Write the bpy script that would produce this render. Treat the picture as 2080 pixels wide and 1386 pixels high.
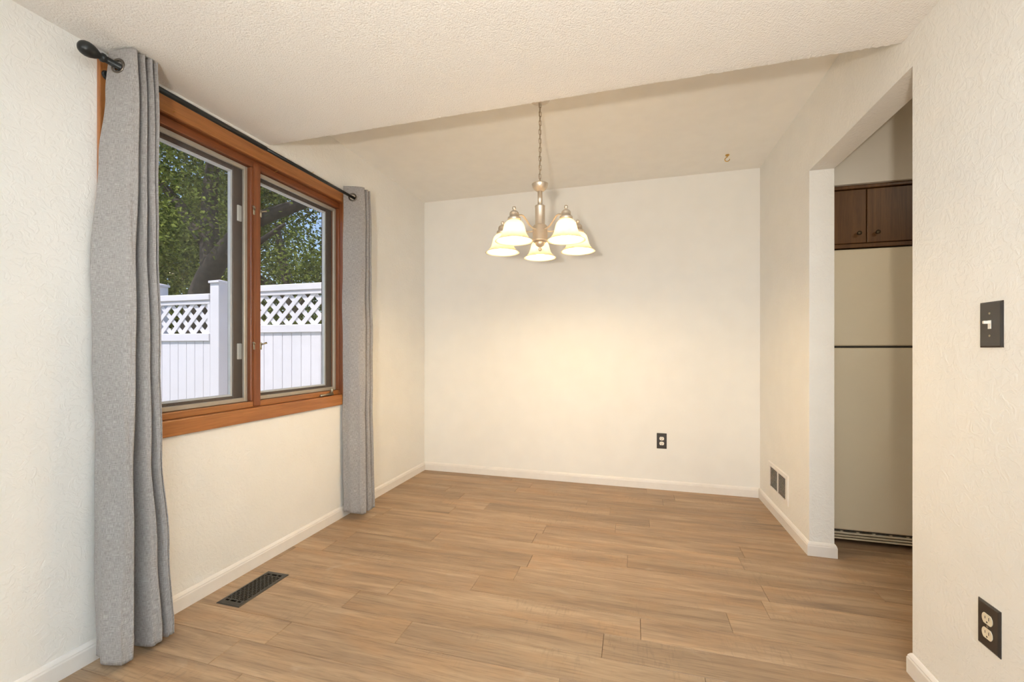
import bpy, bmesh, math, random
from mathutils import Vector, Matrix
random.seed(7)
for o in list(bpy.data.objects): bpy.data.objects.remove(o, do_unlink=True)
scene = bpy.context.scene
C = scene.collection
PI = math.pi

# ------------------------------------------------------------------ camera
F_PX, YAW, Y0, EYE = 867.35, 0.2755, 711.3, 1.23
cd = bpy.data.cameras.new('camera'); cam = bpy.data.objects.new('camera', cd); C.objects.link(cam)
cd.sensor_width = 36.0; cd.lens = F_PX / 2080 * 36.0; cd.clip_start = 0.05; cd.clip_end = 200
cd.shift_y = (Y0 - 693.0) / 2080.0
cam.location = (0, 0, EYE); cam.rotation_euler = (PI / 2, 0, YAW)
scene.camera = cam
vs = scene.view_settings
vs.view_transform = 'Standard'; vs.look = 'None'; vs.gamma = 1.0; vs.use_curve_mapping = False
vs.exposure = 0.20
scene.cycles.max_bounces = 7; scene.cycles.diffuse_bounces = 4; scene.cycles.glossy_bounces = 2; scene.cycles.transparent_max_bounces = 6
scene.cycles.adaptive_threshold = 0.05

# ------------------------------------------------------------------ sky, sun, large lights
SUN_DIR = Vector((-0.13, -0.36, 0.92)).normalized()
w = bpy.data.worlds.new('world'); scene.world = w; w.use_nodes = True
wn = w.node_tree; wn.nodes.clear()
sk = wn.nodes.new('ShaderNodeTexSky'); sk.sky_type = 'NISHITA'; sk.sun_disc = False
sk.sun_elevation = math.asin(SUN_DIR.z); sk.sun_rotation = math.atan2(SUN_DIR.x, SUN_DIR.y)
bgn = wn.nodes.new('ShaderNodeBackground'); bgn.inputs[1].default_value = 0.22
wo = wn.nodes.new('ShaderNodeOutputWorld')
wn.links.new(sk.outputs[0], bgn.inputs[0]); wn.links.new(bgn.outputs[0], wo.inputs[0])

def lamp(name, kind, loc, energy, color, **kw):
    l = bpy.data.lights.new(name, kind); l.energy = energy; l.color = color
    for k, v in kw.items(): setattr(l, k, v)
    o = bpy.data.objects.new(name, l); C.objects.link(o); o.location = loc
    return o
sun = lamp('sun', 'SUN', (0, 0, 20), 5.2, (1.0, 0.96, 0.92), angle=0.009)
sun.rotation_euler = (-SUN_DIR).to_track_quat('-Z', 'Y').to_euler()
# the photographer's flash beside the camera
flash = lamp('camera_flash', 'SPOT', (-0.12, -0.70, 1.162), 180.0, (1.0, 0.93, 0.82), shadow_soft_size=0.05, spot_size=math.radians(98), spot_blend=1.0)
flash.rotation_euler = (Vector((-0.75, 3.90, 2.75)) - Vector((-0.12, -0.70, 1.162))).to_track_quat('-Z', 'Y').to_euler()
# added area fill behind the camera; the rear wall there has no opening
rear_fill = lamp('rear_fill_light', 'AREA', (-0.5, -3.85, 0.95), 62.0, (0.93, 0.94, 0.93), shape='RECTANGLE', size=2.6, size_y=1.7)
rear_fill.rotation_euler = (PI / 2 + 0.28, 0, 0)
# added bluish fill, aimed at the ceiling to brighten the near walls
bounce = lamp('bounce_fill', 'SPOT', (0.35, -0.6, 1.3), 780.0, (0.64, 0.82, 1.0), shadow_soft_size=0.08, spot_size=math.radians(110), spot_blend=0.8)
bounce.rotation_euler = (PI, 0, 0)
# added warm fill for the kitchen, out of view behind the near wall
kit = lamp('kitchen_fill_light', 'AREA', (2.3, 1.6, 2.70), 7.0, (1.0, 0.86, 0.66), shape='RECTANGLE', size=0.6, size_y=0.6)

# ------------------------------------------------------------------ room numbers (metres)
XL, XR, YB = -2.0615, 1.0198, 3.9835
ZN, ZF, YS = 2.437, 2.747, 2.0347
YJ, XJ, ZH, YN = 2.9523, 1.1489, 2.306, 1.9689
YREAR = -4.0
OUT = 0.155                      # outside wall thickness

def px_on_x(u, X):
    c, s = math.cos(YAW), math.sin(YAW); k = (u - 1040) / F_PX
    return X * (k * s + c) / (k * c - s)

# ------------------------------------------------------------------ materials
def mat(name):
    m = bpy.data.materials.new(name); m.use_nodes = True
    nt = m.node_tree; nt.nodes.clear()
    out = nt.nodes.new('ShaderNodeOutputMaterial'); b = nt.nodes.new('ShaderNodeBsdfPrincipled')
    nt.links.new(b.outputs[0], out.inputs[0])
    return m, nt, b, out
def N(nt, t, **kw):
    n = nt.nodes.new(t)
    for k, v in kw.items(): setattr(n, k, v)
    return n
def noise(nt, vec, scale, detail=3, rough=0.55, dist=0.0):
    n = N(nt, 'ShaderNodeTexNoise'); n.inputs['Scale'].default_value = scale; n.inputs['Detail'].default_value = detail
    n.inputs['Roughness'].default_value = rough; n.inputs['Distortion'].default_value = dist
    if vec is not None: nt.links.new(vec, n.inputs['Vector'])
    return n
def mapping(nt, vec, scale=(1, 1, 1), loc=None):
    n = N(nt, 'ShaderNodeMapping'); n.inputs['Scale'].default_value = scale
    nt.links.new(vec, n.inputs['Vector'])
    return n
def ramp(nt, fac, stops):
    r = N(nt, 'ShaderNodeValToRGB'); e = r.color_ramp.elements
    while len(e) < len(stops): e.new(0.5)
    for i, (p, c) in enumerate(stops):
        e[i].position = p; e[i].color = (c[0], c[1], c[2], 1) if not isinstance(c, (int, float)) else (c, c, c, 1)
    nt.links.new(fac, r.inputs[0]); return r
def bump(nt, b, height, strength, dist):
    n = N(nt, 'ShaderNodeBump'); n.inputs['Strength'].default_value = strength; n.inputs['Distance'].default_value = dist
    nt.links.new(height, n.inputs['Height']); nt.links.new(n.outputs[0], b.inputs['Normal']); return n
def mixc(nt, fac, a, b_, mode='MIX'):
    m = N(nt, 'ShaderNodeMix', data_type='RGBA', blend_type=mode)
    for sock, v in ((m.inputs[0], fac), (m.inputs[6], a), (m.inputs[7], b_)):
        if hasattr(v, 'is_output'): nt.links.new(v, sock)
        elif isinstance(v, (int, float)): sock.default_value = v
        else: sock.default_value = (v[0], v[1], v[2], 1)
    return m.outputs[2]

def plain(name, col, rough=0.5, metal=0.0, spec=0.5, mottled=0.06, scale=18):
    m, nt, b, _ = mat(name)
    tc = N(nt, 'ShaderNodeTexCoord')
    n = noise(nt, tc.outputs['Object'], scale, 4)
    r = ramp(nt, n.outputs[0], [(0.3, [c * (1 - mottled) for c in col]), (0.7, [min(1, c * (1 + mottled)) for c in col])])
    nt.links.new(r.outputs[0], b.inputs['Base Color'])
    b.inputs['Roughness'].default_value = rough; b.inputs['Metallic'].default_value = metal
    b.inputs['Specular IOR Level'].default_value = spec
    return m

def wall_paint(name, col, strength=0.5, scale=1.0, dist=0.004):
    m, nt, b, _ = mat(name)
    g = N(nt, 'ShaderNodeNewGeometry')
    v = g.outputs['Position']
    warp = noise(nt, v, 6 * scale, 1)
    c = ramp(nt, warp.outputs[0], [(0.3, [x * 0.985 for x in col]), (0.7, [min(1, x * 1.01) for x in col])])
    nt.links.new(c.outputs[0], b.inputs['Base Color'])
    b.inputs['Roughness'].default_value = 0.72; b.inputs['Specular IOR Level'].default_value = 0.25
    if strength < 0.2: return m          # smooth coat: no trowel relief
    big = noise(nt, v, 26 * scale, 2, 0.6, 1.6)
    sp = ramp(nt, big.outputs[0], [(0.47, 0.0), (0.54, 0.75), (0.62, 1.0)])
    fine = noise(nt, v, 95 * scale, 2, 0.6)
    add = N(nt, 'ShaderNodeMath', operation='MULTIPLY_ADD')
    nt.links.new(fine.outputs[0], add.inputs[0]); add.inputs[1].default_value = 0.55
    nt.links.new(sp.outputs[0], add.inputs[2])
    bump(nt, b, add.outputs[0], strength, dist)
    return m

WALL = (0.872, 0.853, 0.805)
M = {}
M['wall'] = wall_paint('wall_paint', WALL, 0.23, 1.0, 0.0035)
M['wall_back'] = wall_paint('wall_paint_smooth', WALL, 0.18, 1.0, 0.003)
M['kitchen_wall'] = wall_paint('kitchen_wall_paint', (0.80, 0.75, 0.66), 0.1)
def popcorn(name, strength=1.0):
    m, nt, b, _ = mat(name)
    g = N(nt, 'ShaderNodeNewGeometry'); v = g.outputs['Position']
    n1 = noise(nt, v, 100, 3, 0.62); n2 = N(nt, 'ShaderNodeTexVoronoi'); n2.inputs['Scale'].default_value = 150
    nt.links.new(v, n2.inputs['Vector'])
    a = N(nt, 'ShaderNodeMath', operation='MULTIPLY_ADD'); nt.links.new(n2.outputs[0], a.inputs[0]); a.inputs[1].default_value = -0.6
    nt.links.new(n1.outputs[0], a.inputs[2])
    bump(nt, b, a.outputs[0], strength, 0.006)
    b.inputs['Base Color'].default_value = (0.875, 0.85, 0.81, 1); b.inputs['Roughness'].default_value = 0.9
    b.inputs['Specular IOR Level'].default_value = 0.1
    return m
M['ceiling'] = popcorn('textured_ceiling', 0.5)
M['ceiling_far'] = wall_paint('dining_ceiling_paint', (0.92, 0.895, 0.84), 0.1, 1.6, 0.003)
M['trim'] = plain('white_trim_paint', (0.84, 0.80, 0.75), 0.35, mottled=0.02)

def wood(name, light, dark, axis='Y', rough=0.32, grain=1.0):
    m, nt, b, _ = mat(name)
    tc = N(nt, 'ShaderNodeTexCoord')
    sc = {'Y': (26, 1.3, 26), 'Z': (26, 26, 1.3), 'X': (1.3, 26, 26)}[axis]
    mp = mapping(nt, tc.outputs['Object'], sc)
    n1 = noise(nt, mp.outputs[0], 1.0, 5, 0.6, 0.5)
    n2 = noise(nt, mp.outputs[0], 7.0, 4, 0.6)
    r = ramp(nt, n1.outputs[0], [(0.28, dark), (0.5, [(a + c) / 2 for a, c in zip(light, dark)]), (0.72, light)])
    r2 = ramp(nt, n2.outputs[0], [(0.35, 0.72), (0.6, 1.0)])
    col = mixc(nt, 0.7 * grain, r.outputs[0], r2.outputs[0], 'MULTIPLY')
    nt.links.new(col, b.inputs['Base Color'])
    b.inputs['Roughness'].default_value = rough; b.inputs['Specular IOR Level'].default_value = 0.5
    bump(nt, b, n2.outputs[0], 0.12, 0.001)
    return m
O1, O2 = (0.46, 0.185, 0.055), (0.29, 0.100, 0.026)
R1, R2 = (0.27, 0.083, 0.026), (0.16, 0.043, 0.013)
M['casing_y'] = wood('stained_casing_wood', O1, O2, 'Y'); M['casing_z'] = wood('stained_casing_wood_upright', O1, O2, 'Z')
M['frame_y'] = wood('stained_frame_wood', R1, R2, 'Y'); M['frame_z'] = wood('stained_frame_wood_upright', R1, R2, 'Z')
M['sash'] = wood('dark_brown_sash', (0.085, 0.047, 0.032), (0.045, 0.024, 0.017), 'Z', 0.5)
M['cab'] = wood('dark_cabinet_wood', (0.175, 0.078, 0.023), (0.085, 0.033, 0.010), 'Z', 0.38)
M['alu'] = plain('beige_screen_frame', (0.42, 0.37, 0.30), 0.45, 0.3)
M['edge_strip'] = plain('pale_spacer_reflection', (0.62, 0.65, 0.68), 0.4)  # pale tone paints in the spacer and its reflection at the glass edge
M['hardware'] = plain('aged_window_hardware', (0.34, 0.30, 0.22), 0.38, 0.7)
M['keeper'] = plain('pale_keeper_plate', (0.62, 0.60, 0.55), 0.45)
M['black_metal'] = plain('black_rod_metal', (0.020, 0.022, 0.022), 0.35, 0.3)
M['nickel'] = plain('satin_nickel', (0.66, 0.58, 0.48), 0.40, 0.75, mottled=0.03)
M['chain'] = plain('chain_nickel', (0.50, 0.42, 0.32), 0.35, 0.9)
M['grommet'] = plain('grommet_metal', (0.17, 0.145, 0.12), 0.3, 0.9)
M['plate'] = plain('dark_brown_wall_plate', (0.030, 0.024, 0.020), 0.28, 0.0, 0.6)
M['ivory'] = plain('ivory_plastic', (0.80, 0.70, 0.52), 0.35)
M['ivory_light'] = plain('pale_ivory_plastic', (0.86, 0.81, 0.72), 0.35)
M['slot'] = plain('dark_slot', (0.02, 0.015, 0.01), 0.8)
M['register'] = plain('dark_bronze_register', (0.060, 0.054, 0.047), 0.42, 0.55)
M['pit'] = plain('dark_duct', (0.012, 0.010, 0.009), 0.9, spec=0.1)
M['fridge'] = plain('almond_enamel', (0.76, 0.665, 0.49), 0.38, mottled=0.015, scale=3)
M['fridge_dark'] = plain('dark_door_gasket', (0.05, 0.042, 0.03), 0.7)
M['brass'] = plain('brass_hook', (0.62, 0.40, 0.13), 0.3, 0.9)
M['vinyl'] = plain('white_vinyl_fence', (0.84, 0.815, 0.86), 0.5, mottled=0.02)
M['bark'] = plain('dark_bark', (0.045, 0.034, 0.026), 0.9, mottled=0.4, scale=14)
M['siding'] = plain('exterior_siding', (0.55, 0.52, 0.46), 0.8)
M['subfloor'] = plain('subfloor_underlay', (0.16, 0.10, 0.06), 0.9)
M['knob'] = plain('antique_brass_knob', (0.09, 0.065, 0.035), 0.45, 0.7)

def grass_mat():
    m, nt, b, _ = mat('lawn'); g = N(nt, 'ShaderNodeNewGeometry')
    n = noise(nt, g.outputs['Position'], 9, 6, 0.7)
    r = ramp(nt, n.outputs[0], [(0.3, (0.07, 0.075, 0.035)), (0.55, (0.15, 0.14, 0.08)), (0.8, (0.26, 0.22, 0.15))])
    nt.links.new(r.outputs[0], b.inputs['Base Color']); b.inputs['Roughness'].default_value = 0.95
    bump(nt, b, n.outputs[0], 0.8, 0.03); return m
M['lawn'] = grass_mat()

def fabric_mat():
    m, nt, b, _ = mat('grey_linen')
    uv = N(nt, 'ShaderNodeUVMap')
    a = noise(nt, mapping(nt, uv.outputs[0], (620, 46, 1)).outputs[0], 1.0, 3, 0.65)
    c = noise(nt, mapping(nt, uv.outputs[0], (46, 620, 1)).outputs[0], 1.0, 3, 0.65)
    big = noise(nt, uv.outputs[0], 5, 3)
    ad = N(nt, 'ShaderNodeMath', operation='ADD'); nt.links.new(a.outputs[0], ad.inputs[0]); nt.links.new(c.outputs[0], ad.inputs[1])
    hf = N(nt, 'ShaderNodeMath', operation='MULTIPLY'); nt.links.new(ad.outputs[0], hf.inputs[0]); hf.inputs[1].default_value = 0.5
    r = ramp(nt, hf.outputs[0], [(0.36, (0.205, 0.188, 0.178)), (0.50, (0.33, 0.305, 0.290)), (0.64, (0.475, 0.442, 0.422))])
    tint = ramp(nt, big.outputs[0], [(0.3, 0.94), (0.7, 1.0)])
    nt.links.new(mixc(nt, 1.0, r.outputs[0], tint.outputs[0], 'MULTIPLY'), b.inputs['Base Color'])
    b.inputs['Roughness'].default_value = 0.95; b.inputs['Specular IOR Level'].default_value = 0.1
    b.inputs['Sheen Weight'].default_value = 0.15
    bump(nt, b, hf.outputs[0], 0.35, 0.0012)
    return m
M['linen'] = fabric_mat()

def plank_mat():
    m, nt, b, _ = mat('vinyl_oak_plank')
    tc = N(nt, 'ShaderNodeTexCoord'); oi = N(nt, 'ShaderNodeObjectInfo')
    off = N(nt, 'ShaderNodeVectorMath', operation='MULTIPLY_ADD')
    cmb = N(nt, 'ShaderNodeCombineXYZ')
    for i in range(3): nt.links.new(oi.outputs['Random'], cmb.inputs[i])
    nt.links.new(cmb.outputs[0], off.inputs[0]); off.inputs[1].default_value = (37.0, 19.0, 11.0)
    nt.links.new(tc.outputs['Object'], off.inputs[2])
    v = off.outputs[0]
    n1 = noise(nt, mapping(nt, v, (1.3, 15, 1)).outputs[0], 1.0, 4, 0.62, 0.6)        # broad cathedral streaks
    n2 = noise(nt, mapping(nt, v, (7, 130, 1)).outputs[0], 1.0, 3, 0.65, 0.3)         # fine grain
    n3 = noise(nt, mapping(nt, v, (2.2, 8, 1)).outputs[0], 1.0, 3, 0.5, 0.8)          # honey patches
    n4 = noise(nt, mapping(nt, v, (85, 14, 1)).outputs[0], 1.0, 3, 0.6)               # saw marks across
    n5 = noise(nt, v, 3.4, 3, 0.5)
    base = ramp(nt, n1.outputs[0], [(0.25, (0.245, 0.160, 0.098)), (0.46, (0.375, 0.245, 0.146)), (0.62, (0.465, 0.315, 0.190)), (0.80, (0.55, 0.395, 0.250))])
    honey = ramp(nt, n3.outputs[0], [(0.48, 0.0), (0.72, 0.55)])
    c1 = mixc(nt, honey.outputs[0], base.outputs[0], (0.475, 0.270, 0.130))
    g2 = ramp(nt, n2.outputs[0], [(0.33, 0.70), (0.52, 1.0), (0.75, 1.08)])
    c2 = mixc(nt, 0.75, c1, g2.outputs[0], 'MULTIPLY')
    sm = N(nt, 'ShaderNodeMath', operation='MULTIPLY')
    s4 = ramp(nt, n4.outputs[0], [(0.36, 1.0), (0.46, 0.0)]); s5 = ramp(nt, n5.outputs[0], [(0.5, 0.0), (0.64, 0.32)])
    nt.links.new(s4.outputs[0], sm.inputs[0]); nt.links.new(s5.outputs[0], sm.inputs[1])
    c3 = mixc(nt, sm.outputs[0], c2, (0.22, 0.155, 0.10))
    val = N(nt, 'ShaderNodeMapRange'); val.inputs['To Min'].default_value = 0.80; val.inputs['To Max'].default_value = 1.02
    nt.links.new(oi.outputs['Random'], val.inputs['Value'])
    c4 = mixc(nt, 1.0, c3, val.outputs[0], 'MULTIPLY')
    # pale scuffs left on the boards
    g = N(nt, 'ShaderNodeNewGeometry')
    n6 = noise(nt, mapping(nt, g.outputs['Position'], (1.4, 2.4, 1)).outputs[0], 2.6, 3, 0.6, 0.7)
    sc = ramp(nt, n6.outputs[0], [(0.66, 0.0), (0.80, 0.35)])
    c5 = mixc(nt, sc.outputs[0], c4, (0.56, 0.47, 0.37))
    nt.links.new(c5, b.inputs['Base Color'])
    b.inputs['Roughness'].default_value = 0.46; b.inputs['Specular IOR Level'].default_value = 0.42
    return m
M['plank'] = plank_mat()

def glass_mat():
    m = bpy.data.materials.new('window_glass'); m.use_nodes = True; nt = m.node_tree; nt.nodes.clear()
    out = N(nt, 'ShaderNodeOutputMaterial'); t = N(nt, 'ShaderNodeBsdfTransparent'); g = N(nt, 'ShaderNodeBsdfGlossy')
    g.inputs['Roughness'].default_value = 0.02; t.inputs[0].default_value = (0.96, 0.955, 0.96, 1)
    fr = N(nt, 'ShaderNodeFresnel'); fr.inputs[0].default_value = 1.07
    mx = N(nt, 'ShaderNodeMixShader'); nt.links.new(fr.outputs[0], mx.inputs[0]); nt.links.new(t.outputs[0], mx.inputs[1]); nt.links.new(g.outputs[0], mx.inputs[2])
    nt.links.new(mx.outputs[0], out.inputs[0]); return m
M['glass'] = glass_mat()
def screen_mat():
    m = bpy.data.materials.new('insect_screen'); m.use_nodes = True; nt = m.node_tree; nt.nodes.clear()
    out = N(nt, 'ShaderNodeOutputMaterial'); t = N(nt, 'ShaderNodeBsdfTransparent'); d = N(nt, 'ShaderNodeBsdfDiffuse')
    g = N(nt, 'ShaderNodeNewGeometry')
    n = noise(nt, mapping(nt, g.outputs['Position'], (1, 1, 1)).outputs[0], 2.2, 2)
    r = ramp(nt, n.outputs[0], [(0.3, 0.11), (0.7, 0.17)])
    d.inputs[0].default_value = (0.42, 0.42, 0.40, 1)
    mx = N(nt, 'ShaderNodeMixShader'); nt.links.new(r.outputs[0], mx.inputs[0])
    nt.links.new(t.outputs[0], mx.inputs[1]); nt.links.new(d.outputs[0], mx.inputs[2]); nt.links.new(mx.outputs[0], out.inputs[0])
    return m
M['screen'] = screen_mat()
def shade_mat():
    m = bpy.data.materials.new('frosted_glass_shade'); m.use_nodes = True; nt = m.node_tree; nt.nodes.clear()
    out = N(nt, 'ShaderNodeOutputMaterial'); t = N(nt, 'ShaderNodeBsdfTranslucent'); d = N(nt, 'ShaderNodeBsdfPrincipled')
    tc = N(nt, 'ShaderNodeTexCoord'); n = noise(nt, tc.outputs['Object'], 14, 3, 0.5, 1.2)
    r = ramp(nt, n.outputs[0], [(0.3, (0.90, 0.83, 0.70)), (0.7, (0.96, 0.90, 0.80))])
    nt.links.new(r.outputs[0], t.inputs[0]); nt.links.new(r.outputs[0], d.inputs['Base Color']); d.inputs['Roughness'].default_value = 0.25
    mx = N(nt, 'ShaderNodeMixShader'); mx.inputs[0].default_value = 0.36
    nt.links.new(t.outputs[0], mx.inputs[1]); nt.links.new(d.outputs[0], mx.inputs[2]); nt.links.new(mx.outputs[0], out.inputs[0])
    return m
M['shade'] = shade_mat()
def bulb_mat():
    m = bpy.data.materials.new('lit_bulb'); m.use_nodes = True; nt = m.node_tree; nt.nodes.clear()
    out = N(nt, 'ShaderNodeOutputMaterial'); e = N(nt, 'ShaderNodeEmission')
    e.inputs[0].default_value = (1.0, 0.71, 0.35, 1); e.inputs[1].default_value = 255.0
    nt.links.new(e.outputs[0], out.inputs[0]); return m
M['bulb'] = bulb_mat()
def leaf_mat(name, a, b_):
    m = bpy.data.materials.new(name); m.use_nodes = True; nt = m.node_tree; nt.nodes.clear()
    out = N(nt, 'ShaderNodeOutputMaterial'); t = N(nt, 'ShaderNodeBsdfTranslucent'); d = N(nt, 'ShaderNodeBsdfDiffuse')
    g = N(nt, 'ShaderNodeNewGeometry')
    r = ramp(nt, g.outputs['Random Per Island'], [(0.0, a), (0.72, [0.6 * x + 0.4 * y for x, y in zip(a, b_)]), (1.0, b_)])
    nt.links.new(r.outputs[0], t.inputs[0]); nt.links.new(r.outputs[0], d.inputs[0])
    mx = N(nt, 'ShaderNodeMixShader'); mx.inputs[0].default_value = 0.6
    nt.links.new(t.outputs[0], mx.inputs[1]); nt.links.new(d.outputs[0], mx.inputs[2]); nt.links.new(mx.outputs[0], out.inputs[0])
    return m
M['leaf'] = leaf_mat('leaves_painted_sunlit', (0.040, 0.070, 0.013), (0.34, 0.40, 0.085))  # bright end of the tones puts sunlit highlights into the leaf colour
M['leaf2'] = leaf_mat('deep_green_leaves', (0.028, 0.050, 0.012), (0.16, 0.20, 0.05))

# ------------------------------------------------------------------ builders
def wloc(p):
    v = Vector((0, 0, 0))
    while p is not None:
        v = v + p.location; p = p.parent
    return v
def obj(name, bm, m, parent=None, smooth=False, loc=None):
    """link bm (world coordinates) as one mesh object; vertices are made local to its origin"""
    base = wloc(parent)
    o_loc = Vector(loc) if loc is not None else (base if parent is not None else Vector((0, 0, 0)))
    bmesh.ops.translate(bm, verts=bm.verts, vec=-o_loc)
    bmesh.ops.recalc_face_normals(bm, faces=bm.faces)
    me = bpy.data.meshes.new(name); bm.to_mesh(me); bm.free()
    me.materials.append(M[m] if isinstance(m, str) else m)
    if smooth:
        for p in me.polygons: p.use_smooth = True
    o = bpy.data.objects.new(name, me); C.objects.link(o); o.location = o_loc - base
    if parent is not None: o.parent = parent
    return o
def tag(o, label, cat=None, group=None, kind=None):
    o['label'] = label
    if cat: o['category'] = cat
    if group: o['group'] = group
    if kind: o['kind'] = kind
    return o
def thing(name, label, cat, loc, group=None, kind=None):
    o = bpy.data.objects.new(name, None); C.objects.link(o); o.location = loc; o.empty_display_size = 0.1
    return tag(o, label, cat, group, kind)
def BM(): return bmesh.new()
def box(bm, x0, x1, y0, y1, z0, z1, bev=0.0, seg=1):
    vs_ = [bm.verts.new(p) for p in [(x0, y0, z0), (x1, y0, z0), (x1, y1, z0), (x0, y1, z0), (x0, y0, z1), (x1, y0, z1), (x1, y1, z1), (x0, y1, z1)]]
    fs = [bm.faces.new([vs_[i] for i in f]) for f in [(0, 3, 2, 1), (4, 5, 6, 7), (0, 1, 5, 4), (1, 2, 6, 5), (2, 3, 7, 6), (3, 0, 4, 7)]]
    if bev > 0:
        es = list({e for f in fs for e in f.edges})
        bmesh.ops.bevel(bm, geom=es, offset=bev, segments=seg, profile=0.5, affect='EDGES')
    return bm
def bx(*a, **k): return box(BM(), *a, **k)
def lathe(bm, prof, center, seg=32, cap=True):
    cx, cy, cz = center; rings = []
    for r, z in prof:
        if r < 1e-5: rings.append([bm.verts.new((cx, cy, cz + z))])
        else: rings.append([bm.verts.new((cx + r * math.cos(2 * PI * i / seg), cy + r * math.sin(2 * PI * i / seg), cz + z)) for i in range(seg)])
    for a, b in zip(rings, rings[1:]):
        for i in range(seg):
            j = (i + 1) % seg
            if len(a) == 1 and len(b) == 1: continue
            if len(a) == 1: bm.faces.new((a[0], b[i], b[j]))
            elif len(b) == 1: bm.faces.new((a[i], a[j], b[0]))
            else: bm.faces.new((a[i], a[j], b[j], b[i]))
    if cap:
        for rg in (rings[0], rings[-1]):
            if len(rg) > 2: bm.faces.new(rg)
    return bm
def tube(bm, pts, rad, seg=12, cap=True, closed=False):
    pts = [Vector(p) for p in pts]; n = len(pts)
    rads = rad if isinstance(rad, (list, tuple)) else [rad] * n
    rings = []; up = None
    for i, p in enumerate(pts):
        if closed: t = (pts[(i + 1) % n] - pts[i - 1])
        else: t = pts[min(i + 1, n - 1)] - pts[max(i - 1, 0)]
        t.normalize()
        if up is None:
            up = t.orthogonal().normalized()
        else:
            up = (up - t * up.dot(t)); up = up.normalized() if up.length > 1e-6 else t.orthogonal().normalized()
        sd = t.cross(up)
        rings.append([bm.verts.new(p + (up * math.cos(2 * PI * k / seg) + sd * math.sin(2 * PI * k / seg)) * rads[i]) for k in range(seg)])
    m_ = n if closed else n - 1
    for i in range(m_):
        a, b = rings[i], rings[(i + 1) % n]
        for k in range(seg): bm.faces.new((a[k], a[(k + 1) % seg], b[(k + 1) % seg], b[k]))
    if cap and not closed: bm.faces.new(rings[0]); bm.faces.new(rings[-1])
    return bm
def prism(bm, poly, ext):
    """poly: list of 3D points (planar), extruded by vector ext"""
    a = [bm.verts.new(p) for p in poly]; b = [bm.verts.new(Vector(p) + Vector(ext)) for p in poly]
    bm.faces.new(a); bm.faces.new(list(reversed(b)))
    n = len(a)
    for i in range(n): bm.faces.new((a[i], a[(i + 1) % n], b[(i + 1) % n], b[i]))
    return bm
def struct(name, bm, m, label, cat):
    return tag(obj(name, bm, m), label, cat, kind='structure')

# ================================================================== SETTING
# ---- floor and its planks
floor = struct('floor', bx(XL - 0.02, 3.3, YREAR - 0.1, YB + 0.05, -0.12, -0.006), 'subfloor', 'honey oak plank floor running across the dining area', 'floor')
PW, PL = 0.152, 1.22
known = {}
def row_of(y): return math.floor((y - 2.196) / PW)
for yy, xx in ((1.81, -1.34), (2.12, 0.42), (2.58, -0.03), (2.88, 0.64), (1.96, 0.033), (1.66, -0.96), (1.50, -0.262), (2.42, 0.643), (3.8, 0.333)):
    known[row_of(yy)] = xx
GAP = 0.0007
def plank(x0, x1, y0, y1):
    bm = BM(); z1 = 0.0; c = 0.0011
    b = [bm.verts.new(p) for p in ((x0, y0, -0.006), (x1, y0, -0.006), (x1, y1, -0.006), (x0, y1, -0.006))]
    m_ = [bm.verts.new(p) for p in ((x0, y0, z1 - c), (x1, y0, z1 - c), (x1, y1, z1 - c), (x0, y1, z1 - c))]
    t = [bm.verts.new(p) for p in ((x0 + c, y0 + c, z1), (x1 - c, y0 + c, z1), (x1 - c, y1 - c, z1), (x0 + c, y1 - c, z1))]
    for lo, hi in ((b, m_), (m_, t)):
        for i in range(4): bm.faces.new((lo[i], lo[(i + 1) % 4], hi[(i + 1) % 4], hi[i]))
    bm.faces.new(t)
    return obj('plank', bm, 'plank', floor, loc=((x0 + x1) / 2, (y0 + y1) / 2, 0))
r0 = row_of(0.55)
for r in range(r0, row_of(YB) + 1):
    ya, yb = 2.196 + r * PW, min(2.196 + (r + 1) * PW, YB)
    ym = (ya + yb) / 2
    xend = 3.2 if (yb > YN and yb < YJ + 0.01) else XR
    xoff = known.get(r, XL + random.uniform(0.1, 1.1) if r % 2 else XL + random.uniform(0.15, 1.0))
    x = xoff
    while x > XL: x -= PL
    while x < xend:
        a, b = max(x, XL), min(x + PL, xend)
        if b - a > 0.02: plank(a + GAP, b - GAP, ya + GAP, yb - GAP)
        x += PL
# planks of the kitchen beyond the wall end
for r in range(row_of(YJ + 0.03), row_of(3.75) + 1):
    ya, yb = 2.196 + r * PW, 2.196 + (r + 1) * PW
    x = XJ - random.uniform(0, 1.1)
    while x < 3.2:
        a, b = max(x, XJ), min(x + PL, 3.2)
        if b - a > 0.02: plank(a + GAP, b - GAP, ya + GAP, yb - GAP)
        x += PL

# ---- walls
WY0, WY1, WZ0, WZ1 = 1.225, 2.708, 0.885, 2.332        # rough opening
bm = BM(); xo = XL - OUT
box(bm, xo, XL, YREAR, WY0, 0, 2.95); box(bm, xo, XL, WY1, YB + 0.15, 0, 2.95)
box(bm, xo, XL, WY0, WY1, 0, WZ0); box(bm, xo, XL, WY0, WY1, WZ1, 2.95)
struct('wall_left', bm, 'wall', 'cream textured wall holding the wood framed window', 'wall')
struct('wall_back', bx(XL, 3.4, YB, YB + 0.15, 0, 2.95), 'wall_back', 'smooth cream wall behind the lit chandelier', 'wall')
bm = BM()
box(bm, XR, XJ, YREAR, YN, 0, 2.95); box(bm, XR, XJ, YJ, YB, 0, 2.95); box(bm, XR, XJ, YN, YJ, ZH, 2.95)
struct('wall_right', bm, 'wall', 'cream textured wall with the tall kitchen opening', 'wall')
struct('wall_rear', bx(XL - OUT, 3.4, YREAR - 0.15, YREAR, 0, 2.95), 'wall', 'cream wall behind the viewer', 'wall')
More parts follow.
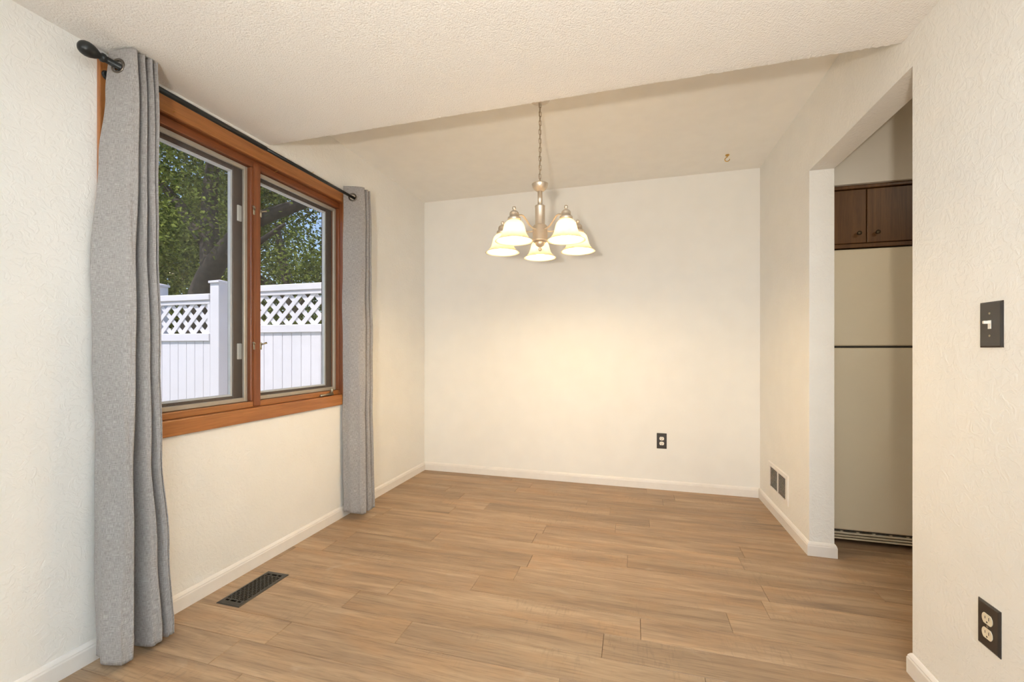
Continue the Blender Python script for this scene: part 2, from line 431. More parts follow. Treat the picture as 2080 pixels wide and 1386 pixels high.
bm = BM(); box(bm, 3.2, 3.35, 0.2, YB, 0, 2.95); box(bm, XJ, 3.2, 0.2, 0.35, 0, 2.95)
struct('wall_kitchen', bm, 'kitchen_wall', 'dim cream kitchen wall beyond the opening', 'wall')
# ---- ceilings: low textured one with a ragged lip, then the raised dining one
bm = BM()
nx = 340; x0, x1 = XL, XR
lip = []
for i in range(nx + 1):
    x = x0 + (x1 - x0) * i / nx
    amp = 0.006 if x > -0.9 else 0.003
    lip.append((x, YS + random.gauss(0, 0.25) * amp, ZN + abs(random.gauss(0, 0.4)) * 0.004))
va = [bm.verts.new((p[0], YREAR, ZN)) for p in lip]
vm = [bm.verts.new((p[0], YS - 0.03, ZN)) for p in lip]
vb = [bm.verts.new(p) for p in lip]
vt = [bm.verts.new((p[0], YS, 2.96)) for p in lip]
vt2 = [bm.verts.new((p[0], YREAR, 2.96)) for p in lip]
for A, B in ((va, vm), (vm, vb), (vb, vt), (vt, vt2)):
    for i in range(nx): bm.faces.new((A[i], A[i + 1], B[i + 1], B[i]))
struct('ceiling', bm, 'ceiling', 'low white textured ceiling ending in a ragged lip', 'ceiling')
struct('ceiling', bx(XL, XR, YS - 0.005, YB, ZF, ZF + 0.2), 'ceiling_far', 'raised smooth cream ceiling above the chandelier', 'ceiling')
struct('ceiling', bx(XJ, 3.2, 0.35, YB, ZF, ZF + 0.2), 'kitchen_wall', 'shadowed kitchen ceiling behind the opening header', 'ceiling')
struct('roof', bx(XL - 0.75, 3.6, YREAR - 0.6, YB + 0.35, 2.955, 3.05), 'siding', 'unseen roof with an overhang added to keep sun off the window', 'roof')  # overhang is unseen, added to stop sun entering the window
# soffit over the kitchen cabinets
struct('wall_soffit', bx(XJ, 3.2, 3.105, YB, 2.255, ZF), 'kitchen_wall', 'pale kitchen soffit above the dark wooden cabinet', 'soffit')

# ---- baseboards (moulded profile)
BPROF = [(0, 0), (0.013, 0), (0.013, 0.058), (0.0105, 0.064), (0.0105, 0.068), (0.006, 0.076), (0.003, 0.080), (0, 0.082)]
def baseboard(name, path, label):
    """path: list of (x,y) corners walked with the room on the LEFT side of travel; profile mitred"""
    bm = BM(); rings = []
    P = [Vector((p[0], p[1])) for p in path]
    for i, p in enumerate(P):
        ds = []
        if i > 0: ds.append((P[i] - P[i - 1]).normalized())
        if i < len(P) - 1: ds.append((P[i + 1] - P[i]).normalized())
        ns = [Vector((-d.y, d.x)) for d in ds]
        if len(ns) == 2:
            nn = (ns[0] + ns[1]); nn = nn / nn.dot(ns[0])
        else: nn = ns[0]
        rings.append([bm.verts.new((p.x + nn.x * o_, p.y + nn.y * o_, z)) for o_, z in BPROF])
    for a, b in zip(rings, rings[1:]):
        for k in range(len(BPROF) - 1): bm.faces.new((a[k], a[k + 1], b[k + 1], b[k]))
    bm.faces.new(rings[0]); bm.faces.new(list(reversed(rings[-1])))
    return struct(name, bm, 'trim', label, 'baseboard')
baseboard('baseboard_left', [(XL, YB - 0.0135), (XL, YREAR)], 'white moulded baseboard running below the window wall')
baseboard('baseboard_back', [(XR - 0.0135, YB), (XL, YB)], 'white moulded baseboard along the back wall')
baseboard('baseboard_right', [(XJ, YJ + 0.08), (XJ, YJ), (XR, YJ), (XR, YB)], 'white baseboard below the white wall vent, wrapping the wall end')
baseboard('baseboard_near', [(XR, -1.0), (XR, YN), (XJ, YN)], 'white baseboard at the foot of the nearest right wall')

# ================================================================== WINDOW
win = thing('window_1', 'brown wood double casement window between the grey curtains', 'window', (XL, 1.9625, 0.83), kind='structure')
OY0, OY1, OZ0, OZ1 = 1.245, 2.688, 0.905, 2.312
cx0, cx1 = XL, XL + 0.018
obj('side_casing', bx(cx0, cx1, 1.19, OY0, 0.83, 2.402, bev=0.004, seg=2), 'casing_z', win)
obj('side_casing', bx(cx0, cx1, OY1, 2.752, 0.83, 2.402, bev=0.004, seg=2), 'casing_z', win)
obj('head_casing', bx(cx0, cx1 + 0.001, OY0, OY1, OZ1, 2.402, bev=0.004, seg=2), 'casing_y', win)
obj('sill_casing', bx(cx0, cx1 + 0.001, OY0, OY1, 0.83, OZ0, bev=0.004, seg=2), 'casing_y', win)
# jamb boards lining the opening
jx0, jx1 = XL - OUT + 0.005, XL + 0.002
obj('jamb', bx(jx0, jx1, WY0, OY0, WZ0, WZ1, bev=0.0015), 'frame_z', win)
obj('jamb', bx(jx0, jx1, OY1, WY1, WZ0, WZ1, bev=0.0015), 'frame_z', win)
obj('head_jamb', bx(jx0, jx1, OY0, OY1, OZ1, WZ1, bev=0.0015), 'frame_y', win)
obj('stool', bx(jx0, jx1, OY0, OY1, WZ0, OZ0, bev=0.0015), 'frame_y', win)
# inner frame
fx0, fx1 = XL - 0.145, XL - 0.020
obj('sill_rail', bx(fx0, fx1, OY0, OY1, OZ0, 0.937, bev=0.003, seg=2), 'casing_y', win)
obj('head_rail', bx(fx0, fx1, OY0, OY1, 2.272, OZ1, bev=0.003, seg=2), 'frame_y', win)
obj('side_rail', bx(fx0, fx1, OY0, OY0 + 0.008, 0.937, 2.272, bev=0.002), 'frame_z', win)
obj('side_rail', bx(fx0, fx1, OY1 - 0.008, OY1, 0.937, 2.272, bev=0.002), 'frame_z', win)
mu = bx(fx0, fx1, 1.936, 1.990, 0.937 - 0.030, 2.272, bev=0.004, seg=2)
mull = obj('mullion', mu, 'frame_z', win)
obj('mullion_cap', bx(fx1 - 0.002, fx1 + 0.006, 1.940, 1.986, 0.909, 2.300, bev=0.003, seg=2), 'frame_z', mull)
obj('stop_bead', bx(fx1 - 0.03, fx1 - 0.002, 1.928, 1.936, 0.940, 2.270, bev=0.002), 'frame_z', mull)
def ring(bm, x0, x1, y0, y1, z0, z1, wd, bev=0.0, wz=None):
    wz = wz or wd
    box(bm, x0, x1, y0, y0 + wd, z0, z1, bev); box(bm, x0, x1, y1 - wd, y1, z0, z1, bev)
    box(bm, x0, x1, y0 + wd, y1 - wd, z0, z0 + wz, bev); box(bm, x0, x1, y0 + wd, y1 - wd, z1 - wz, z1, bev)
    return bm
for u, (a, b) in enumerate(((OY0 + 0.008, 1.928), (1.990, OY1 - 0.008))):
    z0, z1 = 0.939, 2.270
    sf = obj('screen_frame', ring(BM(), XL - 0.062, XL - 0.046, a, b, z0, z1, 0.022, 0.002), 'alu', win)
    sm = BM(); x = XL - 0.055
    sm.faces.new([sm.verts.new(p) for p in ((x, a + 0.02, z0 + 0.02), (x, b - 0.02, z0 + 0.02), (x, b - 0.02, z1 - 0.02), (x, a + 0.02, z1 - 0.02))])
    tag(obj('screen_mesh', sm, 'screen', sf), 'fine grey insect screen')
    sa = obj('sash', ring(BM(), XL - 0.128, XL - 0.086, a, b, z0, z1, 0.058, 0.003, 0.034), 'sash', win)
    obj('glass_edge_strip', ring(BM(), XL - 0.112, XL - 0.092, a + 0.056, b - 0.056, z0 + 0.032, z1 - 0.032, 0.012, 0.0), 'edge_strip', sa)
    pn = bx(XL - 0.107, XL - 0.103, a + 0.06, b - 0.06, z0 + 0.036, z1 - 0.036)
    obj('pane', pn, 'glass', sa)
    for zc in (() if u else (2.005, 1.222)):
        kp = bx(XL - 0.088, XL - 0.078, b - 0.034, b - 0.006, zc - 0.045, zc + 0.045, bev=0.003)
        obj('lock_keeper', kp, 'keeper', sa)
# sash latches on the mullion
for zc in (2.03, 1.262):
    for sgn, yc in ((-1, 1.940), (1, 1.986)):
        lb = BM()
        box(lb, fx1 + 0.004, fx1 + 0.010, yc - 0.006, yc + 0.006, zc - 0.03, zc + 0.012, bev=0.002)
        tube(lb, [(fx1 + 0.008, yc, zc), (fx1 + 0.020, yc + sgn * 0.006, zc + 0.004), (fx1 + 0.026, yc + sgn * 0.022, zc + 0.010)], [0.005, 0.0045, 0.006], 8)
        obj('latch', lb, 'hardware', win, True)
# folding crank handles on the sill
for yc in (1.395, 2.575):
    cb = BM()
    box(cb, fx1 - 0.004, fx1 + 0.016, yc - 0.03, yc + 0.03, OZ0 + 0.001, OZ0 + 0.018, bev=0.005, seg=2)
    tube(cb, [(fx1 + 0.008, yc + 0.005, OZ0 + 0.014), (fx1 + 0.014, yc + 0.012, OZ0 + 0.034), (fx1 + 0.018, yc + 0.004, OZ0 + 0.050)], [0.010, 0.009, 0.008], 10)
    ck = obj('crank', cb, 'hardware', win, True)
    cb = BM()
    tube(cb, [(fx1 + 0.018, yc + 0.006, OZ0 + 0.016), (fx1 + 0.022, yc - 0.05, OZ0 + 0.012), (fx1 + 0.022, yc - 0.115, OZ0 + 0.011)], [0.006, 0.005, 0.008], 10)
    obj('crank_arm', cb, 'hardware', ck, True)
# small nails left in the head casing
for yy, zz in ((1.47, 2.325), (1.955, 2.345), (2.06, 2.288), (2.36, 2.402)):
    nb = tube(BM(), [(XL + 0.01, yy, zz), (XL + 0.030, yy + 0.004, zz + 0.008)], 0.0014, 6)
    obj('nail', nb, 'brass', win)

# ================================================================== CURTAINS AND ROD
ROD_X, ROD_Z0, ROD_Z1 = -1.970, 2.360, 2.346
RY0, RY1 = 1.165, 2.80
def rod_z(y): return ROD_Z0 + (ROD_Z1 - ROD_Z0) * (y - RY0) / (RY1 - RY0)
rod = thing('curtain_rod', 'black metal curtain rod with a rounded knob end above the window', 'curtain rod', (ROD_X, RY0, ROD_Z0))
obj('sleeve', tube(BM(), [(ROD_X, RY0, rod_z(RY0)), (ROD_X, 1.92, rod_z(1.92))], 0.0125, 16), 'black_metal', rod, True)
obj('inner_pole', tube(BM(), [(ROD_X, 1.90, rod_z(1.90)), (ROD_X, RY1, rod_z(RY1))], 0.0100, 16), 'black_metal', rod, True)
for ye, sg in ((RY0, -1),):
    pts = []; rr = []
    for t, r in ((0.0, 0.013), (0.004, 0.0165), (0.012, 0.0165), (0.015, 0.012), (0.022, 0.013), (0.032, 0.020), (0.045, 0.0255), (0.058, 0.0270), (0.070, 0.0245), (0.079, 0.018), (0.084, 0.009), (0.0855, 0.001)):
        pts.append((ROD_X, ye + sg * t, rod_z(ye))); rr.append(r)
    obj('finial', tube(BM(), pts, rr, 20), 'black_metal', rod, True)
for yb_ in (1.215, 2.742):
    b_ = BM(); zb = rod_z(yb_)
    lathe_pts = [(XL + 0.019, yb_, zb - 0.022), (XL + 0.028, yb_, zb - 0.022)]
    tube(b_, lathe_pts, [0.020, 0.016], 16)
    tube(b_, [(XL + 0.024, yb_, zb - 0.022), (XL + 0.055, yb_, zb - 0.020), (ROD_X - 0.008, yb_, zb - 0.017)], 0.006, 10)
    box(b_, ROD_X - 0.016, ROD_X + 0.016, yb_ - 0.007, yb_ + 0.007, zb - 0.020, zb - 0.012, bev=0.002)
    obj('bracket', b_, 'black_metal', rod)

def smooth_interp(keys, z):
    ks = sorted(keys)
    if z <= ks[0][0]: return ks[0][1]
    if z >= ks[-1][0]: return ks[-1][1]
    for i in range(len(ks) - 1):
        if ks[i][0] <= z <= ks[i + 1][0]:
            t = (z - ks[i][0]) / (ks[i + 1][0] - ks[i][0])
            p0 = ks[max(i - 1, 0)][1]; p1 = ks[i][1]; p2 = ks[i + 1][1]; p3 = ks[min(i + 2, len(ks) - 1)][1]
            t = t * t * (3 - 2 * t)
            return p1 + (p2 - p1) * t
def catmull(P, n):
    out = []
    for i in range(len(P) - 1):
        p0 = P[max(i - 1, 0)]; p1 = P[i]; p2 = P[i + 1]; p3 = P[min(i + 2, len(P) - 1)]
        for k in range(n):
            t = k / n
            out.append(0.5 * ((2 * p1) + (p2 - p0) * t + (2 * p0 - 5 * p1 + 4 * p2 - p3) * t * t + (3 * p1 - p0 - 3 * p2 + p3) * t ** 3))
    out.append(P[-1]); return out

def make_curtain(name, label, base, knots, ztop, zbot, crossings):
    """knots(z) -> list of 2D (x,y) knots of the pleat line at height z"""
    root = thing(name, label, 'curtain', base, 'grey linen window curtains')
    NZ = 150; NS = 14
    zs = []
    for i in range(NZ + 1): zs.append(zbot + (ztop - zbot) * i / NZ)
    zs = [z for z in zs if z < 2.27] + [2.27 + (ztop - 2.27) * i / 34 for i in range(35)]
    bm = BM(); uvl = bm.loops.layers.uv.new('UVMap')
    grid = []; uvs = []
    ref_len = None
    for z in zs:
        line = catmull(knots(z), NS)
        zt = z
        rowv = []; L = 0.0; rowu = []
        for i, p in enumerate(line):
            if i: L += (line[i] - line[i - 1]).length
            rowu.append(L)
        nline = len(line)
        for i, p in enumerate(line):
            # the hem and header follow the pleats a little
            dz = 0.0
            if z < 0.4: dz = (0.4 - z) / 0.4 * 0.005 * math.sin(i * 0.12 + 0.6)
            rip = 0.0020 * math.sin(z * 7 + i * 0.11) + 0.0012 * math.sin(z * 15 + i * 0.23)
            if z < zbot + 0.085: rip += 0.0016
            if i < 3 * NS: rip += 0.008 * (1 - z / 2.7) * math.sin(i * 0.30 + z * 0.9) * math.sin(PI * i / (3 * NS))
            rowv.append(bm.verts.new((p.x + rip, p.y + rip * 0.6, z + dz)))
        grid.append(rowv); uvs.append(rowu)
    for a in range(len(grid) - 1):
        for i in range(len(grid[a]) - 1):
            f = bm.faces.new((grid[a][i], grid[a][i + 1], grid[a + 1][i + 1], grid[a + 1][i]))
            f.smooth = True
            for lp, (rr, ii) in zip(f.loops, ((a, i), (a, i + 1), (a + 1, i + 1), (a + 1, i))):
                lp[uvl].uv = (i and uvs[rr][ii] or uvs[rr][ii], zs[rr])
    # eyelet holes around the rod
    kill = []
    for f in bm.faces:
        c = f.calc_center_median()
        if math.hypot(c.x - ROD_X, c.z - rod_z(c.y)) < 0.0205 and c.z > 2.28: kill.append(f)
    bmesh.ops.delete(bm, geom=kill, context='FACES')
    ob = obj('panel', bm, 'linen', root, True)
    sol = ob.modifiers.new('thickness', 'SOLIDIFY'); sol.thickness = 0.0024; sol.offset = 0
    # stitched hem line
    hz = zbot + 0.085
    line = catmull(knots(hz), NS)
    # eyelet rings where the cloth crosses the rod
    zc = ROD_Z0
    line = catmull(knots(2.355), NS)
    for a, b in zip(line, line[1:]):
        if (a.x - ROD_X) * (b.x - ROD_X) <= 0 and a.x != b.x:
            t = (ROD_X - a.x) / (b.x - a.x); y = a.y + (b.y - a.y) * t
            tan = Vector((b.x - a.x, b.y - a.y, 0)).normalized(); upv = Vector((0, 0, 1))
            ctr = Vector((ROD_X, y, rod_z(y)))
            pts = [ctr + (tan * math.cos(2 * PI * k / 28) + upv * math.sin(2 * PI * k / 28)) * 0.0258 for k in range(28)]
            obj('grommet', tube(BM(), pts, 0.0056, 8, closed=True), 'grommet', root, True)
    return root

# left curtain: the wide front face, then the room-side edges of the folds behind it, by height
#      z    : (x, sight) of the face knots ............................................ fold edges
LA = {
    2.43: (((-2.014, 224), (-1.970, 242), (-1.925, 262)), (279.5, 294, 309, 320)),
    2.25: (((-2.024, 214), (-1.972, 236), (-1.922, 260)), (280.5, 295.5, 310.5, 320.5)),
    2.00: (((-2.034, 200), (-1.976, 230), (-1.920, 258)), (280, 297, 313, 320.5)),
    1.60: (((-2.038, 186), (-1.980, 220), (-1.915, 254)), (276.5, 299, 317, 322)),
    1.20: (((-2.038, 187), (-1.978, 218), (-1.910, 252)), (274, 303, 320, 324)),
    0.80: (((-2.038, 195), (-1.972, 217), (-1.904, 250)), (271.5, 308, 326, 329)),
    0.40: (((-2.034, 192), (-1.962, 212), (-1.896, 247)), (271, 318, 338, 341)),
    0.03: (((-2.030, 194), (-1.954, 207), (-1.888, 240)), (269, 328, 348, 351)),
}
AX = [(2.43, -1.908), (2.0, -1.905), (1.2, -1.895), (0.4, -1.882), (0.03, -1.872)]
def left_knots(z):
    P = []
    for j in range(3):
        x = smooth_interp([(k, v[0][j][0]) for k, v in LA.items()], z)
        u = smooth_interp([(k, v[0][j][1]) for k, v in LA.items()], z)
        P.append(Vector((x, px_on_x(u, x))))
    us = [smooth_interp([(k, v[1][j]) for k, v in LA.items()], z) for j in range(4)]
    ax = smooth_interp(AX, z); lo = 1 - min(1, max(0, z / 2.43))
    ys = [px_on_x(u, ax) for u in us]
    P.append(Vector((ax - 0.001, ys[0] - 0.012)))
    P.append(Vector((ax - 0.004, ys[0] + 0.002)))
    vx = -1.990 - 0.020 * (1 - lo)
    for j in range(1, 4):
        gap = ys[j] - ys[j - 1]
        P.append(Vector((vx, ys[j - 1] + gap * 0.42)))
        P.append(Vector((ax - 0.022, ys[j] - gap * 0.34)))
        P.append(Vector((ax - 0.002, ys[j] - gap * 0.14)))
        P.append(Vector((ax - 0.006, ys[j] + 0.002)))
    P.append(Vector((vx, ys[3] + 0.012)))
    return P
make_curtain('curtain', 'grey linen curtain nearest the viewer, hanging from the knobbed rod end', (-1.97, 1.25, 0), left_knots, 2.428, 0.028, 6)
RA = {
    2.43: (-2.030, 698.5, (740.5, 747.5, 751.5)),
    2.0: (-2.034, 696, (741.5, 748.5, 754)),
    1.3: (-2.036, 696, (741, 749.5, 756)),
    0.6: (-2.036, 696.5, (741, 750.5, 757)),
    0.03: (-2.034, 697.5, (742, 753.5, 759.5)),
}
def right_knots(z):
    xs = smooth_interp([(k, v[0]) for k, v in RA.items()], z)
    u0 = smooth_interp([(k, v[1]) for k, v in RA.items()], z)
    us = [smooth_interp([(k, v[2][j]) for k, v in RA.items()], z) for j in range(3)]
    ax = smooth_interp(AX, z)
    y0 = px_on_x(u0, xs); ys = [px_on_x(u, ax) for u in us]
    P = [Vector((xs, y0))]
    for t, x in ((0.36, xs + (ax - xs) * 0.42), (0.72, xs + (ax - xs) * 0.80)):
        P.append(Vector((x, px_on_x(u0 + (us[0] - u0) * t, x))))
    P += [Vector((ax - 0.001, ys[0] - 0.014)), Vector((ax - 0.004, ys[0] + 0.003))]
    vx = -2.0
    for j in range(1, 3):
        gap = ys[j] - ys[j - 1]
        P.append(Vector((vx, ys[j - 1] + gap * 0.42)))
        P.append(Vector((ax - 0.022, ys[j] - gap * 0.34))); P.append(Vector((ax - 0.002, ys[j] - gap * 0.14))); P.append(Vector((ax - 0.006, ys[j] + 0.002)))
    P.append(Vector((vx, ys[2] + 0.02)))
    return P
make_curtain('curtain', 'grey linen curtain on the far side of the window, by the back corner', (-1.97, 2.72, 0), right_knots, 2.428, 0.045, 5)

# ================================================================== CHANDELIER
CX, CY = -0.537, 2.520
ch = thing('chandelier', 'brushed nickel chandelier with five lit frosted glass bell shades', 'chandelier', (CX, CY, 1.83))
obj('canopy', lathe(BM(), [(0.062, ZF), (0.063, ZF - 0.006), (0.058, ZF - 0.014), (0.042, ZF - 0.022), (0.018, ZF - 0.028), (0.008, ZF - 0.033), (0.0, ZF - 0.034)], (CX, CY, 0), 40), 'nickel', ch, True)
# chain
def link_mesh():
    pts = []
    hl, hw = 0.0165, 0.0070
    for k in range(20):
        a = 2 * PI * k / 20
        x = hw * math.cos(a); z = hw * math.sin(a) + (hl - hw) * (1 if math.sin(a) > 0 else -1)
        pts.append((x, 0, z))
    return tube(BM(), pts, 0.0020, 6, closed=True)
lk0 = None
ztop_c, zbot_c = ZF - 0.030, 2.235
nl = 18; pitch = (ztop_c - zbot_c) / nl
for i in range(nl):
    z = ztop_c - pitch * (i + 0.5)
    if lk0 is None:
        lk0 = obj('chain_link', link_mesh(), 'chain', None, True); lk0.parent = ch; o = lk0
    else:
        o = lk0.copy(); C.objects.link(o)
    o.location = Vector((random.uniform(-0.001, 0.001), 0, z - 1.83)); o.rotation_euler = (0, 0, YAW + (PI / 2 if i % 2 else 0.1) + 0.25)
obj('cord', tube(BM(), [(CX + 0.003 * math.sin(t * 2.1), CY + 0.003 * math.cos(t * 1.7), zbot_c + (ztop_c - zbot_c) * t / 24) for t in range(25)], 0.0018, 6), 'chain', ch, True)
obj('hub_bowl', lathe(BM(), [(0.0, 2.236), (0.014, 2.236), (0.044, 2.232), (0.0495, 2.229), (0.049, 2.224), (0.044, 2.209), (0.034, 2.196), (0.022, 2.187), (0.016, 2.184)], (CX, CY, 0), 40), 'nickel', ch, True)
obj('stem', lathe(BM(), [(0.0145, 2.190), (0.0145, 2.095)], (CX, CY, 0), 24), 'nickel', ch, True)
obj('upper_column', lathe(BM(), [(0.014, 2.099), (0.0285, 2.099), (0.0305, 2.097), (0.0305, 2.090), (0.0295, 2.088), (0.0295, 1.983), (0.032, 1.979)], (CX, CY, 0), 40), 'nickel', ch, True)
obj('lower_column', lathe(BM(), [(0.030, 1.984), (0.038, 1.980), (0.0445, 1.972), (0.0445, 1.893), (0.047, 1.889), (0.047, 1.885), (0.040, 1.881), (0.028, 1.877)], (CX, CY, 0), 40), 'nickel', ch, True)
obj('finial', lathe(BM(), [(0.030, 1.880), (0.029, 1.870), (0.024, 1.860), (0.014, 1.852), (0.006, 1.848), (0.005, 1.846), (0.009, 1.843), (0.0115, 1.836), (0.009, 1.828), (0.0, 1.824)], (CX, CY, 0), 32), 'nickel', ch, True)
RR = 0.245
a0 = math.atan2(-CY, -CX)
SH = [(0.030, 1.956), (0.034, 1.952), (0.044, 1.944), (0.0535, 1.932), (0.059, 1.917), (0.063, 1.899), (0.068, 1.881), (0.077, 1.863), (0.090, 1.849), (0.1005, 1.841), (0.106, 1.838),
      (0.1065, 1.8365), (0.104, 1.8365), (0.0985, 1.8395), (0.088, 1.847), (0.074, 1.862), (0.0652, 1.880), (0.060, 1.899), (0.056, 1.917), (0.0505, 1.930), (0.041, 1.941), (0.031, 1.948), (0.028, 1.950)]
for k in range(5):
    an = a0 + math.radians(36 + 72 * k)
    dx, dy = math.cos(an), math.sin(an)
    sx, sy = CX + RR * dx, CY + RR * dy
    pts = []
    ctl = [(0.040, 1.952), (0.065, 1.949), (0.098, 1.957), (0.135, 1.982), (0.170, 2.000), (0.205, 1.992), (0.232, 1.983)]
    P = catmull([Vector((p[0], p[1])) for p in ctl], 6)
    arm = obj('arm', tube(BM(), [(CX + p.x * dx, CY + p.x * dy, p.y) for p in P], 0.0048, 10), 'nickel', ch, True)
    cup = obj('socket_cup', lathe(BM(), [(0.030, 1.950), (0.0365, 1.950), (0.0365, 1.966), (0.034, 1.970), (0.0265, 1.971), (0.0265, 1.990), (0.0245, 1.997), (0.018, 2.004), (0.008, 2.009), (0.0045, 2.011), (0.0075, 2.0135), (0.0105, 2.019), (0.0110, 2.023), (0.0085, 2.030), (0.0, 2.033)], (sx, sy, 0), 32), 'nickel', ch, True)
    shd = obj('lamp_shade', lathe(BM(), SH, (sx, sy, 0), 48, cap=False), 'shade', ch, True)
    bp = [(0.0, 1.838)]
    for q in range(1, 9):
        t = PI * q / 11
        bp.append((0.0295 * math.sin(t), 1.8675 - 0.0295 * math.cos(t)))
    bp += [(0.019, 1.905), (0.0145, 1.922), (0.0135, 1.935), (0.0, 1.940)]
    obj('bulb', lathe(BM(), bp, (sx, sy, 0), 14, cap=False), 'bulb', ch, True)

# ================================================================== CEILING HOOK
hk = thing('ceiling_hook', 'small brass swag hook screwed into the dining ceiling', 'hook', (0.708, 3.648, ZF - 0.002))
obj('base', lathe(BM(), [(0.0, ZF), (0.015, ZF), (0.014, ZF - 0.006), (0.006, ZF - 0.012), (0.0, ZF - 0.012)], (0.708, 3.648, 0), 20), 'brass', hk, True)
pts = [(0.708, 3.648, ZF - 0.010), (0.706, 3.648, ZF - 0.018), (0.694, 3.648, ZF - 0.026), (0.690, 3.648, ZF - 0.038), (0.698, 3.648, ZF - 0.049), (0.711, 3.648, ZF - 0.050), (0.721, 3.648, ZF - 0.043), (0.723, 3.648, ZF - 0.034)]
obj('hook_wire', tube(BM(), [(p.x, 3.648, p.y) for p in catmull([Vector((a[0], a[2])) for a in pts], 5)], 0.0032, 8), 'brass', hk, True)

# ================================================================== FLOOR REGISTER
gx0, gx1, gy0, gy1 = -1.947, -1.806, 1.604, 1.914
reg = thing('floor_register', 'dark bronze slotted vent set in the floor below the window', 'floor vent', ((gx0 + gx1) / 2, (gy0 + gy1) / 2, 0.0))
bm = BM()
o_ = [(gx0, gy0), (gx1, gy0), (gx1, gy1), (gx0, gy1)]
i_ = [(gx0 + 0.014, gy0 + 0.020), (gx1 - 0.014, gy0 + 0.020), (gx1 - 0.014, gy1 - 0.020), (gx0 + 0.014, gy1 - 0.020)]
m_ = [(gx0 + 0.004, gy0 + 0.004), (gx1 - 0.004, gy0 + 0.004), (gx1 - 0.004, gy1 - 0.004), (gx0 + 0.004, gy1 - 0.004)]
rr = [[bm.verts.new((p[0], p[1], z)) for p in q] for q, z in ((o_, 0.0005), (m_, 0.0045), (i_, 0.0062), (i_, 0.0015))]
for a, b in zip(rr, rr[1:]):
    for k in range(4): bm.faces.new((a[k], a[(k + 1) % 4], b[(k + 1) % 4], b[k]))
obj('frame', bm, 'register', reg)
ix0, ix1, iy0, iy1 = gx0 + 0.014, gx1 - 0.014, gy0 + 0.020, gy1 - 0.020
pit = bx(ix0, ix1, iy0, iy1, 0.0004, 0.0014)
obj('duct', pit, 'pit', reg)
bm = BM(); zt, zb = 0.0060, 0.0030
# end bands with three oblong slots each
for s in (0, 1):
    ya = iy0 if s == 0 else iy1 - 0.024
    yA, yB = ya, ya + 0.024
    sl0, sl1 = (yA + 0.006, yA + 0.018)
    box(bm, ix0, ix1, yA, sl0, zb, zt); box(bm, ix0, ix1, sl1, yB, zb, zt)
    W_ = ix1 - ix0
    for p, q in ((0, .10), (.28, .36), (.66, .74), (.92, 1.0)):
        box(bm, ix0 + W_ * p, ix0 + W_ * q, sl0, sl1, zb, zt)
# lengthwise bars with staggered cross ties
ncol = 9
ya, yb = iy0 + 0.024, iy1 - 0.024
W_ = ix1 - ix0; step = W_ / ncol
for i in range(ncol + 1):
    xc = ix0 + step * i; hw = 0.0023
    box(bm, max(ix0, xc - hw), min(ix1, xc + hw), ya, yb, zb, zt)
nrow = 9
for i in range(ncol):
    for j in range(nrow + 1):
        yc = ya + (yb - ya) * (j + (0.5 if i % 2 else 0.0)) / nrow
        if yc > yb: continue
        box(bm, ix0 + step * i + 0.002, ix0 + step * (i + 1) - 0.002, max(ya, yc - 0.0028), min(yb, yc + 0.0028), zb, zt - 0.0004)
tag(obj('grille', bm, 'register', reg), 'slotted metal grille', kind='stuff')

# ================================================================== WALL VENT (right wall)
vy0, vy1, vz0, vz1 = 3.300, 3.742, 0.160, 0.374
vent = thing('wall_vent', 'white louvred air vent low on the wall beside the kitchen opening', 'wall vent', (XR, (vy0 + vy1) / 2, vz0))
bm = BM()
iy0_, iy1_, iz0_, iz1_ = 3.348, 3.694, 0.192, 0.342
def ringx(bm, x_hi, x_lo, o, i, x_in):
    rr = []
    for (ya_, yb_, za_, zb_), x in ((o, x_hi), ((o[0] + 0.006, o[1] - 0.006, o[2] + 0.006, o[3] - 0.006), x_lo), (i, x_lo), (i, x_in)):
        rr.append([bm.verts.new((x, *p)) for p in ((ya_, za_), (yb_, za_), (yb_, zb_), (ya_, zb_))])
    for a, b in zip(rr, rr[1:]):
        for k in range(4): bm.faces.new((a[k], a[(k + 1) % 4], b[(k + 1) % 4], b[k]))
ringx(bm, XR, XR - 0.007, (vy0, vy1, vz0, vz1), (iy0_, iy1_, iz0_, iz1_), XR - 0.0005)
obj('frame', bm, 'trim', vent)
ymid = 3.515
obj('divider', bx(XR - 0.007, XR - 0.001, ymid - 0.006, ymid + 0.006, iz0_, iz1_), 'trim', vent)
obj('duct', bx(XR - 0.0012, XR - 0.0004, iy0_, iy1_, iz0_, iz1_), 'pit', vent)
ns = 14
for a, b in ((iy0_, ymid - 0.006), (ymid + 0.006, iy1_)):
    first = None
    for k in range(ns):
        z = iz0_ + (iz1_ - iz0_) * (k + 0.5) / ns
        if first is None:
            bm = prism(BM(), [(XR - 0.0066, a, z - 0.0006), (XR - 0.0066, a, z + 0.0010), (XR - 0.0034, a, z + 0.0002), (XR - 0.0034, a, z - 0.0014)], (0, b - a, 0))
            first = obj('slat', bm, 'trim', vent); z_first = z
        else:
            o = first.copy(); C.objects.link(o); o.location.z = first.location.z + z - z_first

